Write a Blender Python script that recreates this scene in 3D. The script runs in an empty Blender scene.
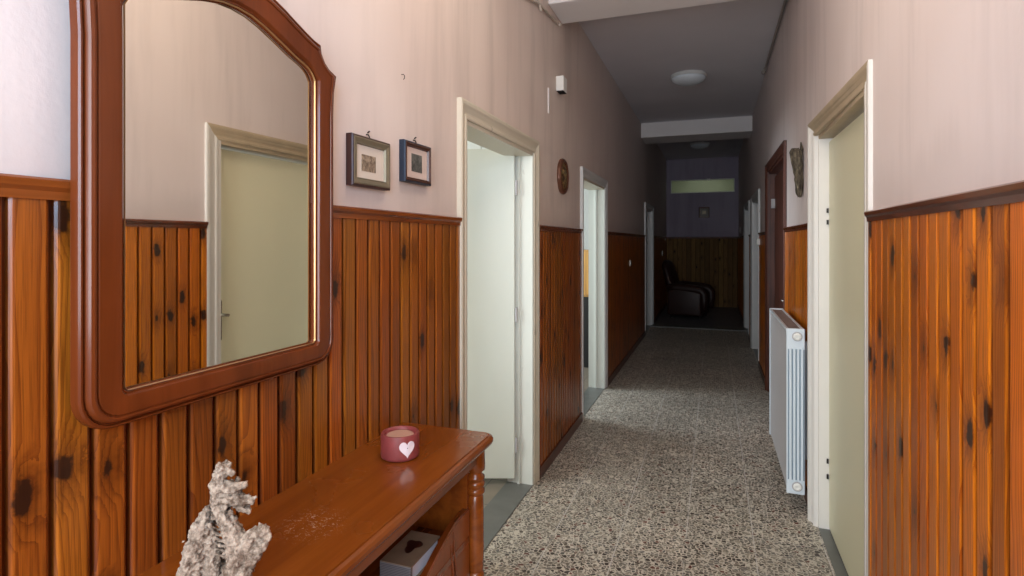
import bpy, bmesh, math, random
from mathutils import Vector, Matrix
random.seed(7)
PI = math.pi
C = bpy.context.scene.collection
XL, XR = -1.053, 0.52          # plaster faces of the corridor
CEIL = 3.31
FAR = 13.70
BACK = -1.6
CAP = 1.605
TH = math.atan(202/562.0)
CS, SN = math.cos(TH), math.sin(TH)

# ------------------------------------------------------------------ mesh helpers
def tag(o, label=None, cat=None, group=None, kind=None):
    if label: o['label'] = label
    if cat: o['category'] = cat
    if group: o['group'] = group
    if kind: o['kind'] = kind
    return o

def thing(name, label=None, cat=None, loc=(0, 0, 0), rz=0, group=None, kind=None):
    o = bpy.data.objects.new(name, None); C.objects.link(o)
    o.location = loc; o.rotation_euler = (0, 0, rz); o.empty_display_size = .1
    return tag(o, label, cat, group, kind)

def obj(name, bm, mat, parent=None, loc=None, rot=None, smooth=False, bevel=0, seg=2):
    bmesh.ops.recalc_face_normals(bm, faces=bm.faces)
    me = bpy.data.meshes.new(name); bm.to_mesh(me); bm.free()
    mats = mat if isinstance(mat, (list, tuple)) else [mat]
    for m in mats: me.materials.append(m)
    if smooth:
        for p in me.polygons: p.use_smooth = True
    o = bpy.data.objects.new(name, me); C.objects.link(o)
    if parent: o.parent = parent
    if loc: o.location = loc
    if rot: o.rotation_euler = rot
    if bevel:
        b = o.modifiers.new('Bevel', 'BEVEL'); b.width = bevel; b.segments = seg
        b.limit_method = 'ANGLE'; b.angle_limit = math.radians(40)
    return o

def box(bm, x0, x1, y0, y1, z0, z1, mi=0):
    v = [bm.verts.new(p) for p in ((x0,y0,z0),(x1,y0,z0),(x1,y1,z0),(x0,y1,z0),(x0,y0,z1),(x1,y0,z1),(x1,y1,z1),(x0,y1,z1))]
    for f in ((3,2,1,0),(4,5,6,7),(0,1,5,4),(1,2,6,5),(2,3,7,6),(3,0,4,7)):
        fa = bm.faces.new([v[i] for i in f]); fa.material_index = mi
    return v

def boxm(*b):
    bm = bmesh.new(); box(bm, *b); return bm

def rbox(x0, x1, y0, y1, z0, z1, r=.02, seg=3):
    bm = boxm(x0, x1, y0, y1, z0, z1)
    bmesh.ops.bevel(bm, geom=list(bm.edges), offset=r, segments=seg, profile=.5, affect='EDGES')
    return bm

def lathe(bm, prof, n=32, cx=0, cy=0, mi=0, axis='Z'):
    rings = []
    for r, z in prof:
        if r < 1e-6: rings.append([bm.verts.new((cx, cy, z))])
        else: rings.append([bm.verts.new((cx+r*math.cos(2*PI*i/n), cy+r*math.sin(2*PI*i/n), z)) for i in range(n)])
    for a, b in zip(rings, rings[1:]):
        if len(a) == 1 and len(b) == 1: continue
        for i in range(n):
            j = (i+1) % n
            if len(a) == 1: f = bm.faces.new((a[0], b[j], b[i]))
            elif len(b) == 1: f = bm.faces.new((a[i], a[j], b[0]))
            else: f = bm.faces.new((a[i], a[j], b[j], b[i]))
            f.material_index = mi
    for rg in (rings[0], rings[-1]):
        if len(rg) > 1: bm.faces.new(rg).material_index = mi
    return bm

def tube(bm, pts, r, n=10, mi=0):
    pts = [Vector(p) for p in pts]
    rs = r if isinstance(r, (list, tuple)) else [r]*len(pts)
    rings = []; up0 = None
    for i, p in enumerate(pts):
        d = (pts[min(i+1, len(pts)-1)]-pts[max(i-1, 0)]).normalized()
        if up0 is None: up0 = Vector((0,0,1)) if abs(d.z) < .9 else Vector((1,0,0))
        a = d.cross(up0).normalized(); b = d.cross(a).normalized(); up0 = -b if b.dot(up0) < 0 else b
        rings.append([bm.verts.new(p+a*rs[i]*math.cos(2*PI*k/n)+b*rs[i]*math.sin(2*PI*k/n)) for k in range(n)])
    for a, b in zip(rings, rings[1:]):
        for k in range(n):
            f = bm.faces.new((a[k], a[(k+1)%n], b[(k+1)%n], b[k])); f.material_index = mi
    bm.faces.new(rings[0]); bm.faces.new(rings[-1])
    return bm

def sweep_yz(bm, loops):
    """loops of equal length -> quads between successive closed loops"""
    vs = [[bm.verts.new(p) for p in lp] for lp in loops]
    n = len(vs[0])
    for a, b in zip(vs, vs[1:]):
        for i in range(n):
            bm.faces.new((a[i], a[(i+1)%n], b[(i+1)%n], b[i]))
    return vs

# ------------------------------------------------------------------ materials
def newmat(name):
    m = bpy.data.materials.new(name); m.use_nodes = True
    nt = m.node_tree; nt.nodes.clear()
    out = nt.nodes.new('ShaderNodeOutputMaterial'); b = nt.nodes.new('ShaderNodeBsdfPrincipled')
    nt.links.new(b.outputs[0], out.inputs[0])
    return m, nt, b

class N:
    def __init__(s, nt): s.nt = nt
    def node(s, t, **k):
        n = s.nt.nodes.new(t)
        for a, b in k.items(): setattr(n, a, b)
        return n
    def put(s, sock, v):
        if isinstance(v, bpy.types.NodeSocket): s.nt.links.new(v, sock)
        elif v is not None: sock.default_value = v
    def m(s, op, a, b=None, c=None, clamp=False):
        n = s.node('ShaderNodeMath', operation=op); n.use_clamp = clamp
        s.put(n.inputs[0], a); s.put(n.inputs[1], b); s.put(n.inputs[2], c)
        return n.outputs[0]
    def xyz(s, a, b, c=0.):
        n = s.node('ShaderNodeCombineXYZ')
        for i, v in enumerate((a, b, c)): s.put(n.inputs[i], v)
        return n.outputs[0]
    def sep(s, v):
        n = s.node('ShaderNodeSeparateXYZ'); s.put(n.inputs[0], v); return n.outputs
    def noise(s, v, scale=1., detail=2., rough=.5, dist=0.):
        n = s.node('ShaderNodeTexNoise'); s.put(n.inputs['Vector'], v)
        n.inputs['Scale'].default_value = scale; n.inputs['Detail'].default_value = detail
        n.inputs['Roughness'].default_value = rough; n.inputs['Distortion'].default_value = dist
        return n.outputs
    def white(s, v):
        n = s.node('ShaderNodeTexWhiteNoise', noise_dimensions='3D'); s.put(n.inputs['Vector'], v); return n.outputs
    def ramp(s, f, stops, interp='LINEAR'):
        n = s.node('ShaderNodeValToRGB'); s.put(n.inputs[0], f); cr = n.color_ramp; cr.interpolation = interp
        while len(cr.elements) < len(stops): cr.elements.new(.5)
        for e, (p, c) in zip(cr.elements, stops): e.position = p; e.color = (*c, 1) if len(c) == 3 else c
        return n.outputs[0]
    def mix(s, f, a, b, mode='MIX'):
        n = s.node('ShaderNodeMix', data_type='RGBA', blend_type=mode)
        s.put(n.inputs[0], f)
        s.put(n.inputs[6], (*a, 1) if isinstance(a, tuple) and len(a) == 3 else a)
        s.put(n.inputs[7], (*b, 1) if isinstance(b, tuple) and len(b) == 3 else b)
        return n.outputs[2]
    def step(s, x, lo, hi):
        n = s.node('ShaderNodeMapRange', interpolation_type='SMOOTHSTEP')
        s.put(n.inputs[0], x); n.inputs[1].default_value = lo; n.inputs[2].default_value = hi
        return n.outputs[0]
    def bump(s, h, strength=.2, dist=.01):
        n = s.node('ShaderNodeBump'); s.put(n.inputs['Height'], h)
        n.inputs['Strength'].default_value = strength; n.inputs['Distance'].default_value = dist
        return n.outputs[0]
    def pos(s): return s.node('ShaderNodeNewGeometry').outputs['Position']
    def obj(s): return s.node('ShaderNodeTexCoord').outputs['Object']

def simple(name, col, rough=.5, metal=0., var=.08, scale=20., coat=0., bump=0., spec=.5):
    m, nt, b = newmat(name); n = N(nt)
    f = n.noise(n.obj(), scale, 3)[0]
    c = n.mix(f, tuple(x*(1-var) for x in col), tuple(min(1, x*(1+var)) for x in col))
    nt.links.new(c, b.inputs['Base Color'])
    b.inputs['Roughness'].default_value = rough; b.inputs['Metallic'].default_value = metal
    b.inputs['Coat Weight'].default_value = coat; b.inputs['Specular IOR Level'].default_value = spec
    if bump: nt.links.new(n.bump(f, bump, .004), b.inputs['Normal'])
    return m

def panel_wood(name, axis, off, pitch, dark, mid, light, knots=.5, rough=.33, coat=.12, blotch=.55, resin=.35):
    m, nt, b = newmat(name); n = N(nt)
    P = n.sep(n.pos()); u = n.m('SUBTRACT', P[1 if axis == 'Y' else 0], off); z = P[2]
    up = n.m('DIVIDE', u, pitch); bid = n.m('FLOOR', up); ul = n.m('SUBTRACT', up, bid)
    rb = n.white(n.xyz(bid, 3.3, 1.7))
    rbs = n.sep(rb[1])
    cellh = .34
    zz = n.m('ADD', n.m('DIVIDE', z, cellh), n.m('MULTIPLY', rbs[0], 9.))
    cz = n.m('FLOOR', zz); zl = n.m('SUBTRACT', zz, cz)
    h = n.white(n.xyz(bid, cz, 5.1)); hs = n.sep(h[1])
    du = n.m('MULTIPLY', n.m('SUBTRACT', ul, n.m('MULTIPLY_ADD', hs[0], .7, .15)), pitch)
    dz = n.m('MULTIPLY', n.m('SUBTRACT', zl, n.m('MULTIPLY_ADD', hs[1], .6, .2)), cellh*.5)
    nz = n.noise(n.pos(), 38, 4, .6)[0]
    d = n.m('SQRT', n.m('ADD', n.m('MULTIPLY', du, du), n.m('MULTIPLY', dz, dz)))
    d = n.m('ADD', d, n.m('MULTIPLY_ADD', nz, .030, -.015))
    on = n.m('LESS_THAN', h[0], knots)
    bloom = n.m('MULTIPLY', n.m('SUBTRACT', 1., n.step(d, .004, .05)), on)
    kr = n.m('MULTIPLY_ADD', hs[2], .015, .0005)
    kn = n.m('MULTIPLY', n.m('SUBTRACT', 1., n.step(n.m('SUBTRACT', d, kr), -.002, .005)), on)
    # grain
    nv = n.noise(n.xyz(n.m('MULTIPLY', u, 11.), n.m('MULTIPLY_ADD', z, 1.1, n.m('MULTIPLY', rbs[1], 30.)), n.m('MULTIPLY', bid, 2.7)), 1., 2, .45)[0]
    ph = n.m('ADD', n.m('MULTIPLY', ul, n.m('MULTIPLY_ADD', rbs[2], 5., 3.5)), n.m('MULTIPLY', nv, 8.))
    ph = n.m('ADD', ph, n.m('MULTIPLY', bloom, 2.0))
    g = n.m('FRACT', ph)
    g = n.m('POWER', g, 2.5)
    fine = n.noise(n.xyz(n.m('MULTIPLY', u, 420.), n.m('MULTIPLY', z, 6.), bid), 1., 2, .6)[0]
    col = n.mix(n.m('MULTIPLY', g, .95), light, mid)
    col = n.mix(n.m('MULTIPLY', n.step(fine, .42, .72), .5), col, dark)
    tone = n.m('MULTIPLY_ADD', rb[0], .5, .68)
    blot = n.noise(n.xyz(n.m('MULTIPLY', u, 9.), n.m('MULTIPLY', z, 2.4), bid), 1., 3)[0]
    tone = n.m('MULTIPLY', tone, n.m('MULTIPLY_ADD', blot, blotch, 1-blotch*.5))
    hsv = n.node('ShaderNodeHueSaturation'); n.put(hsv.inputs['Color'], col); n.put(hsv.inputs['Value'], tone)
    n.put(hsv.inputs['Hue'], n.m('MULTIPLY_ADD', rbs[1], .014, .493))
    col = n.mix(n.m('MULTIPLY', bloom, .55), hsv.outputs[0], dark)
    col = n.mix(n.m('MULTIPLY', kn, .93), col, (.018, .006, .003))
    # streak of resin darkening
    st = n.noise(n.xyz(n.m('MULTIPLY', u, 30.), n.m('MULTIPLY', z, 3.), 8.), 1., 2)[0]
    col = n.mix(n.m('MULTIPLY', n.step(st, .62, .78), resin), col, dark)
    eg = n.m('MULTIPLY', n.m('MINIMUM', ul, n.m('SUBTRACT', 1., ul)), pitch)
    col = n.mix(n.m('MULTIPLY', n.m('SUBTRACT', 1., n.step(eg, .0025, .0075)), .75), col, dark)  # board edges darkened in colour to paint the shade in the grooves
    nt.links.new(col, b.inputs['Base Color'])
    b.inputs['Roughness'].default_value = rough
    b.inputs['Coat Weight'].default_value = coat; b.inputs['Coat Roughness'].default_value = .2; b.inputs['Specular IOR Level'].default_value = .4
    nt.links.new(n.bump(n.m('ADD', fine, g), .08, .002), b.inputs['Normal'])
    return m

def fine_wood(name, dark, light, axis=1, rough=.25, coat=.4, scale=1.):
    m, nt, b = newmat(name); n = N(nt)
    P = n.sep(n.obj()); k = [38.*scale]*3; k[axis] = 2.2*scale
    v = n.xyz(*[n.m('MULTIPLY', P[i], k[i]) for i in range(3)])
    g = n.noise(v, 1., 4, .6, .6)[0]
    bl = n.noise(n.obj(), 3.5, 2)[0]
    c = n.mix(n.step(g, .3, .72), dark, light)
    hsv = n.node('ShaderNodeHueSaturation'); n.put(hsv.inputs['Color'], c); n.put(hsv.inputs['Value'], n.m('MULTIPLY_ADD', bl, .5, .75))
    nt.links.new(hsv.outputs[0], b.inputs['Base Color'])
    b.inputs['Roughness'].default_value = rough; b.inputs['Coat Weight'].default_value = coat
    b.inputs['Coat Roughness'].default_value = .12
    return m

def plaster(name, col, col2, far=None):
    m, nt, b = newmat(name); n = N(nt)
    P = n.sep(n.pos())
    big = n.noise(n.pos(), .9, 3, .55)[0]
    streak = n.noise(n.xyz(n.m('MULTIPLY', P[0], 5.), n.m('MULTIPLY', P[1], 5.), n.m('MULTIPLY', P[2], .5)), 1., 4, .6)[0]
    fine = n.noise(n.pos(), 45, 4, .6)[0]
    c = n.mix(n.step(big, .35, .7), col, col2)
    dirt = n.m('MULTIPLY', n.step(streak, .46, .72), .38)
    c = n.mix(dirt, c, tuple(x*.62 for x in col))
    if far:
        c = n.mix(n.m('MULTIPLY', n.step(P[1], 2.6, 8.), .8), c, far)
    stain = n.m('MULTIPLY', n.m('SUBTRACT', 1., n.step(n.m('ADD', n.m('SUBTRACT', P[2], CAP), n.m('MULTIPLY', n.m('SUBTRACT', streak, .5), .5)), .02, .17)), .18)
    c = n.mix(stain, c, tuple(x*.55 for x in col))
    nt.links.new(c, b.inputs['Base Color']); b.inputs['Roughness'].default_value = .82
    nt.links.new(n.bump(n.m('ADD', fine, n.m('MULTIPLY', big, 2.)), .18, .004), b.inputs['Normal'])
    return m

def terrazzo():
    m, nt, b = newmat('terrazzo'); n = N(nt)
    P = n.sep(n.pos())
    dn = n.noise(n.pos(), 55, 2)[1]
    va = n.node('ShaderNodeVectorMath', operation='MULTIPLY_ADD')
    n.put(va.inputs[0], dn); va.inputs[1].default_value = (.006, .006, 0); n.put(va.inputs[2], n.pos())
    v = va.outputs[0]
    def layer(scale, seed):
        mp = n.node('ShaderNodeMapping'); n.put(mp.inputs[0], v); mp.inputs['Location'].default_value = (seed, seed*.7, 0)
        a = n.node('ShaderNodeTexVoronoi', voronoi_dimensions='2D', feature='F1'); n.put(a.inputs['Vector'], mp.outputs[0]); a.inputs['Scale'].default_value = scale
        e = n.node('ShaderNodeTexVoronoi', voronoi_dimensions='2D', feature='DISTANCE_TO_EDGE'); n.put(e.inputs['Vector'], mp.outputs[0]); e.inputs['Scale'].default_value = scale
        return n.sep(a.outputs['Color']), e.outputs['Distance']
    stops = [(0, (.17,.145,.115)), (.20, (.10,.080,.062)), (.36, (.24,.215,.175)), (.50, (.055,.042,.034)), (.60, (.19,.175,.15)), (.74, (.33,.29,.23)), (.86, (.13,.12,.11)), (.95, (.13,.040,.026))]
    (c1, e1) = layer(50., 0.); (c2, e2) = layer(120., 3.)
    cem = n.mix(n.noise(n.pos(), 14, 4)[0], (.50,.455,.375), (.66,.61,.52))
    small = n.ramp(c2[0], stops, 'CONSTANT')
    base = n.mix(n.m('MULTIPLY', n.m('GREATER_THAN', c2[1], .60), n.step(e2, .08, .16)), cem, small)
    big = n.m('MULTIPLY', n.m('GREATER_THAN', c1[1], .16), n.step(n.m('SUBTRACT', e1, n.m('MULTIPLY', c1[2], .13)), .05, .10))
    col = n.mix(big, base, n.ramp(c1[0], stops, 'CONSTANT'))
    # tiles
    T = .32
    tx = n.m('DIVIDE', n.m('ADD', P[0], .453+3.2), T); ty = n.m('DIVIDE', n.m('ADD', P[1], 3.2+.11), T)
    fx = n.m('ABSOLUTE', n.m('SUBTRACT', n.m('FRACT', tx), .5)); fy = n.m('ABSOLUTE', n.m('SUBTRACT', n.m('FRACT', ty), .5))
    jn = n.noise(n.pos(), 3., 2)[0]
    tr = n.white(n.xyz(n.m('FLOOR', tx), n.m('FLOOR', ty), 1.))[0]
    wear = n.noise(n.pos(), 1.6, 3)[0]
    hsv = n.node('ShaderNodeHueSaturation'); n.put(hsv.inputs['Color'], col)
    n.put(hsv.inputs['Value'], n.m('ADD', n.m('MULTIPLY_ADD', tr, .14, .70), n.m('MULTIPLY', wear, .5)))
    jm = n.m('MULTIPLY', n.m('MAXIMUM', n.m('GREATER_THAN', fx, .4925), n.m('MULTIPLY', n.m('GREATER_THAN', fy, .4925), .45)), n.m('MULTIPLY', n.step(jn, .28, .52), .85))
    c = n.mix(jm, hsv.outputs[0], (.60,.58,.55))
    nt.links.new(c, b.inputs['Base Color'])
    nt.links.new(n.m('MULTIPLY_ADD', wear, .25, .33), b.inputs['Roughness'])
    b.inputs['Specular IOR Level'].default_value = .35
    nt.links.new(n.bump(n.noise(n.pos(), 90, 2)[0], .06, .002), b.inputs['Normal'])
    return m

def painted(name, col, chip=(.25,.22,.17), rough=.4):
    m, nt, b = newmat(name); n = N(nt)
    P = n.sep(n.pos())
    a = n.noise(n.xyz(n.m('MULTIPLY', P[0], 14.), n.m('MULTIPLY', P[1], 14.), n.m('MULTIPLY', P[2], 5.)), 1., 5, .65)[0]
    g = n.noise(n.pos(), 2.2, 3)[0]
    c = n.mix(g, tuple(x*.93 for x in col), tuple(min(1, x*1.05) for x in col))
    c = n.mix(n.m('MULTIPLY', n.step(a, .67, .73), .8), c, chip)
    nt.links.new(c, b.inputs['Base Color']); b.inputs['Roughness'].default_value = rough
    return m

def tiles(name, c1, c2, T, grout):
    m, nt, b = newmat(name); n = N(nt); P = n.sep(n.pos())
    tx = n.m('DIVIDE', P[0], T); ty = n.m('DIVIDE', P[1], T)
    e = n.m('MAXIMUM', n.m('ABSOLUTE', n.m('SUBTRACT', n.m('FRACT', tx), .5)), n.m('ABSOLUTE', n.m('SUBTRACT', n.m('FRACT', ty), .5)))
    c = n.mix(n.noise(n.pos(), 6, 4)[0], c1, c2)
    c = n.mix(n.m('GREATER_THAN', e, .49), c, grout)
    nt.links.new(c, b.inputs['Base Color']); b.inputs['Roughness'].default_value = .35
    return m

PINE_D, PINE_M, PINE_L = (.060, .012, .003), (.27, .058, .007), (.46, .125, .012)
LOFF, LP = .559, .0652
ROFF, RP = 2.161, .068
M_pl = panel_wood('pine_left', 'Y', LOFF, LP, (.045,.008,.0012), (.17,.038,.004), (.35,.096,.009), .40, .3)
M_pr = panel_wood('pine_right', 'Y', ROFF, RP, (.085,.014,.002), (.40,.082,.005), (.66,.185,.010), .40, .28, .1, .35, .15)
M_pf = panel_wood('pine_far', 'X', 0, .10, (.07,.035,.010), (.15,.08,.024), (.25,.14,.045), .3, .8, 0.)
M_capd = fine_wood('cap_wood', (.085,.018,.005), (.20,.045,.010), 1)
M_capl = fine_wood('cap_wood_light', (.13,.030,.006), (.24,.060,.010), 1)
M_base = fine_wood('base_wood', (.055,.012,.005), (.12,.028,.011), 1, .35, .2)
M_mirror_wood = fine_wood('mirror_wood', (.105,.022,.005), (.150,.032,.007), 2, .24, .12, .4)
M_mirror_wood.node_tree.nodes['Principled BSDF'].inputs['Specular IOR Level'].default_value = .25
M_table = fine_wood('table_wood', (.170,.040,.005), (.260,.066,.008), 1, .26, .3, .6)
M_tablev = fine_wood('table_wood_upright', (.20,.048,.006), (.28,.072,.009), 2, .3, .2, .6)
M_tabled = fine_wood('table_edge', (.120,.026,.005), (.20,.045,.008), 1, .25, .5, .6)
M_brown = fine_wood('brown_door', (.050,.013,.007), (.14,.038,.019), 2, .5, .0)
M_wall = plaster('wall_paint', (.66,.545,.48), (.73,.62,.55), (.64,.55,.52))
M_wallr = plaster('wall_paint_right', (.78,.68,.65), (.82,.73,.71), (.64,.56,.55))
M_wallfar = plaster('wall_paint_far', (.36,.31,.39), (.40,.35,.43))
M_ceil = simple('ceiling_paint', (.64,.62,.655), .9, var=.08, scale=2.)
M_beam = simple('beam_paint', (.82,.78,.77), .85, var=.06, scale=2.5)
M_floor = terrazzo()
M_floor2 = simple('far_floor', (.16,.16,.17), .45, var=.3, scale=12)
M_thr = simple('marble_threshold', (.13,.135,.125), .35, var=.3, scale=9)
M_cas = painted('casing_paint', (.62,.56,.44))
M_jamb = painted('jamb_paint', (.70,.72,.66), (.33,.28,.22))
M_casw = painted('casing_white', (.66,.67,.66), (.35,.30,.26))
M_casr = painted('casing_ivory', (.78,.76,.71), (.5,.45,.38))
M_lint = simple('lintel_wood_head_shade', (.50,.40,.27), .6, var=.15, scale=14)  # brown lintel wood; on the head casing this brown paints in its shade
M_leaf = simple('leaf_cream', (.70,.74,.66), .42, var=.03, scale=1.5)
M_leafr = simple('leaf_green_cream', (.86,.84,.60), .45, var=.04, scale=1.5)
M_roomw = simple('room_wall', (.80,.82,.78), .9, var=.03, scale=2)
M_roomf = tiles('room_floor_tiles', (.20,.17,.13), (.27,.23,.18), .33, (.10,.09,.08))
M_chrome = simple('metal_handle', (.55,.53,.48), .25, 1., .05)
M_darkm = simple('dark_metal', (.05,.045,.04), .4, .8)
M_white = simple('white_plastic', (.80,.80,.76), .4, var=.03)
M_rad = simple('radiator_enamel', (.66,.74,.80), .35, var=.04, scale=3)
M_ribshade = simple('rib_shade_blue_grey', (.20,.27,.33), .6)
M_radf = simple('radiator_front', (.46,.45,.46), .45, var=.05, scale=3)
M_black = simple('near_black', (.012,.011,.010), .8)  # plain near-black for feet, cupboard base, pin and sounder underside
M_leather = simple('brown_leather', (.028,.009,.006), .5, var=.3, scale=15, coat=.0)

# ------------------------------------------------------------------ room shell
DL = [(2.30, 3.31, 2.047), (4.69, 5.72, 2.047), (9.28, 10.32, 2.047)]
DR = [(2.345, 3.325, 2.055), (4.80, 6.14, 2.19), (7.40, 8.54, 2.05), (9.42, 10.5, 2.05)]
CW = .08   # casing width
def wall_with_openings(name, x0, x1, ops, mat):
    bm = bmesh.new(); y = BACK
    for a, b, zt in ops:
        box(bm, x0, x1, y, a, 0, 3.5); box(bm, x0, x1, a, b, zt, 3.5); y = b
    box(bm, x0, x1, y, FAR+.15, 0, 3.5)
    return tag(obj(name, bm, mat), kind='structure')
wall_with_openings('wall_left', XL-.15, XL, DL, M_wall)
wall_with_openings('wall_right', XR, XR+.15, DR, M_wallr)
# far wall with the transom opening
bm = bmesh.new(); TX0, TX1, TZ0, TZ1 = -.955, .441, 2.625, 2.935
box(bm, XL, XR, FAR, FAR+.12, 0, TZ0); box(bm, XL, XR, FAR, FAR+.12, TZ1, 3.5)
box(bm, XL, TX0, FAR, FAR+.12, TZ0, TZ1); box(bm, TX1, XR, FAR, FAR+.12, TZ0, TZ1)
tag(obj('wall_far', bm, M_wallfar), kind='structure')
tag(obj('floor', boxm(XL-.0, XR+.0, BACK, 10.15, -.1, 0), M_floor), kind='structure')
tag(obj('floor_threshold_strip', boxm(XL, XR, 10.15, 10.55, -.1, .012), M_thr), kind='structure')
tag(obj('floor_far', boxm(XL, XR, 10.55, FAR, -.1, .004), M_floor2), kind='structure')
bm = bmesh.new(); box(bm, XL, XR, BACK, 9.0, CEIL, CEIL+.1); box(bm, XL, XR, 9.0, FAR, 3.42, 3.52)
tag(obj('ceiling', bm, M_ceil), kind='structure')
tag(obj('trim_1', boxm(XL, XR, 3.65, 4.02, 3.10, CEIL+.02), M_beam, bevel=.006), kind='structure')
tag(obj('trim_2', boxm(XL, XR, 8.78, 9.38, 3.09, 3.44), M_beam, bevel=.006), kind='structure')
# wall behind the camera with a tall daylight opening
bm = bmesh.new()
box(bm, XL, XR, BACK-.12, BACK, 2.5, 3.5); box(bm, XL, XL+.12, BACK-.12, BACK, 0, 2.5); box(bm, XR-.12, XR, BACK-.12, BACK, 0, 2.5)
tag(obj('wall_back', bm, M_wall), kind='structure')

# ------------------------------------------------------------------ wainscot
def wainscot(name, side, y0, y1, off, pitch, mat):
    """grooved boards from baseboard to cap along a side wall"""
    s = 1 if side == 'L' else -1
    x = (XL if side == 'L' else XR); front = x+s*.014; deep = x+s*.003
    k0 = math.floor((y0-off)/pitch)-1; ys = []
    k = k0
    while off+k*pitch < y1+pitch:
        g = off+k*pitch
        for dy, xx in ((-.011, front), (-.008, front-s*.0012), (-.004, front-s*.0045), (-.0028, deep), (.0028, deep), (.004, front-s*.0045), (.008, front-s*.0012), (.011, front)):
            ys.append((g+dy, xx))
        k += 1
    pts = [(y0, front)]+[(a, b) for a, b in ys if y0 < a < y1]+[(y1, front)]
    bm = bmesh.new(); prev = None
    for yy, xx in pts:
        cur = (bm.verts.new((xx, yy, .0)), bm.verts.new((xx, yy, CAP-.02)))
        if prev: bm.faces.new((prev[0], cur[0], cur[1], prev[1]))
        prev = cur
    o = obj(name, bm, mat); tag(o, kind='structure')
    # cap
    bm = bmesh.new()
    prof = [(x, CAP-.036), (x+s*.018, CAP-.036), (x+s*.019, CAP-.022), (x+s*.025, CAP-.015), (x+s*.027, CAP-.004), (x+s*.022, CAP), (x, CAP)]
    a = [bm.verts.new((px, y0, pz)) for px, pz in prof]; b = [bm.verts.new((px, y1, pz)) for px, pz in prof]
    for i in range(len(prof)):
        j = (i+1) % len(prof); bm.faces.new((a[i], a[j], b[j], b[i]))
    bm.faces.new(a); bm.faces.new(b)
    tag(obj('trim_cap', bm, M_capl if side == 'L' else M_capd), kind='structure')
    tag(obj('baseboard_left' if side == 'L' else 'baseboard_right', boxm(*sorted((x, x+s*.024)), y0, y1, 0, .075), M_base, bevel=.003), kind='structure')

def segs(ops):
    y = BACK; out = []
    for a, b, _ in ops: out.append((y, a-CW)); y = b+CW
    out.append((y, FAR)); return out
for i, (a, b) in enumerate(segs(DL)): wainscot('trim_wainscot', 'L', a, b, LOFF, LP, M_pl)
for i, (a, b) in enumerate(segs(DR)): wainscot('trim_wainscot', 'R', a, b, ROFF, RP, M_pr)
# far wall boards
bm = bmesh.new(); prev = None; x = XL+.012
pts = [(XL+.012, FAR-.012)]
k = math.ceil(XL/.1)
while k*.1 < XR:
    g = k*.1; pts += [(g-.008, FAR-.012), (g-.002, FAR-.005), (g+.002, FAR-.005), (g+.008, FAR-.012)]; k += 1
pts = [p for p in pts if XL+.01 < p[0] < XR-.012]+[(XR-.012, FAR-.012)]
for xx, yy in pts:
    cur = (bm.verts.new((xx, yy, 0)), bm.verts.new((xx, yy, CAP-.01)))
    if prev: bm.faces.new((prev[0], cur[0], cur[1], prev[1]))
    prev = cur
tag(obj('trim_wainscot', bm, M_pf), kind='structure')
tag(obj('trim_cap', boxm(XL+.02, XR-.02, FAR-.03, FAR, CAP-.035, CAP+.005), M_brown, bevel=.004), kind='structure')

# ------------------------------------------------------------------ doors
def casing(parent, side, a, b, zt, mat, name='door_casing', da=.7, db=1.):
    """moulded architrave mitred round three sides"""
    s = 1 if side == 'L' else -1
    x = XL if side == 'L' else XR
    prof = [(0, 0), (0, .018), (.006, .022), (.016, .022), (.020, .016), (.030, .017), (.048, .026), (.060, .034), (.072, .036), (CW, .032), (CW, 0)]  # (out from opening, depth)
    bm = bmesh.new(); rings = []
    def ring(fy, fz, q):
        return [bm.verts.new((x+s*d*q, fy(t), fz(t))) for t, d in prof]
    rings = [ring(lambda t: a-t, lambda t: 0, da), ring(lambda t: a-t, lambda t: zt+t, da), ring(lambda t: b+t, lambda t: zt+t, db), ring(lambda t: b+t, lambda t: 0, db)]
    n = len(prof)
    for r0, r1 in zip(rings, rings[1:]):
        for i in range(n):
            j = (i+1) % n; bm.faces.new((r0[i], r0[j], r1[j], r1[i]))
    bm.faces.new(rings[0]); bm.faces.new(rings[-1])
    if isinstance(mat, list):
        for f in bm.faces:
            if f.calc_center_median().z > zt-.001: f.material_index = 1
    return obj(name, bm, mat, parent)

def jambs(parent, side, a, b, zt, mat, lint=None, depth=.16):
    s = 1 if side == 'L' else -1
    x = XL if side == 'L' else XR
    x0, x1 = sorted((x+s*.005, x-s*depth))
    for y0, y1 in ((a, a+.02), (b-.02, b)):
        bm = bmesh.new(); box(bm, x0, x1, y0, y1, 0, zt)
        # rebate stop
        st = sorted((x-s*.075, x-s*.09)); yy = (y0, y0+.034) if y0 == a else (y1-.034, y1)
        box(bm, st[0], st[1], yy[0], yy[1], 0, zt-.02)
        obj('door_jamb', bm, mat, parent)
    bm = bmesh.new(); box(bm, x0, x1, a+.02, b-.02, zt-.02, zt)
    obj('door_lintel', bm, lint or mat, parent)
    obj('threshold', boxm(x0-.0 if side == 'L' else x0, x1, a, b, -.02, .004), M_thr, parent)

def handle_bm(s, flip=1, ln=.12, pr=.052):
    bm = bmesh.new()
    box(bm, 0, s*.006, -.02, .02, -.11, .11)
    tube(bm, [(0, 0, .03), (s*pr*.85, 0, .03), (s*pr, flip*.015, .03), (s*pr, flip*ln, .025)], .009)
    return bm

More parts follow.
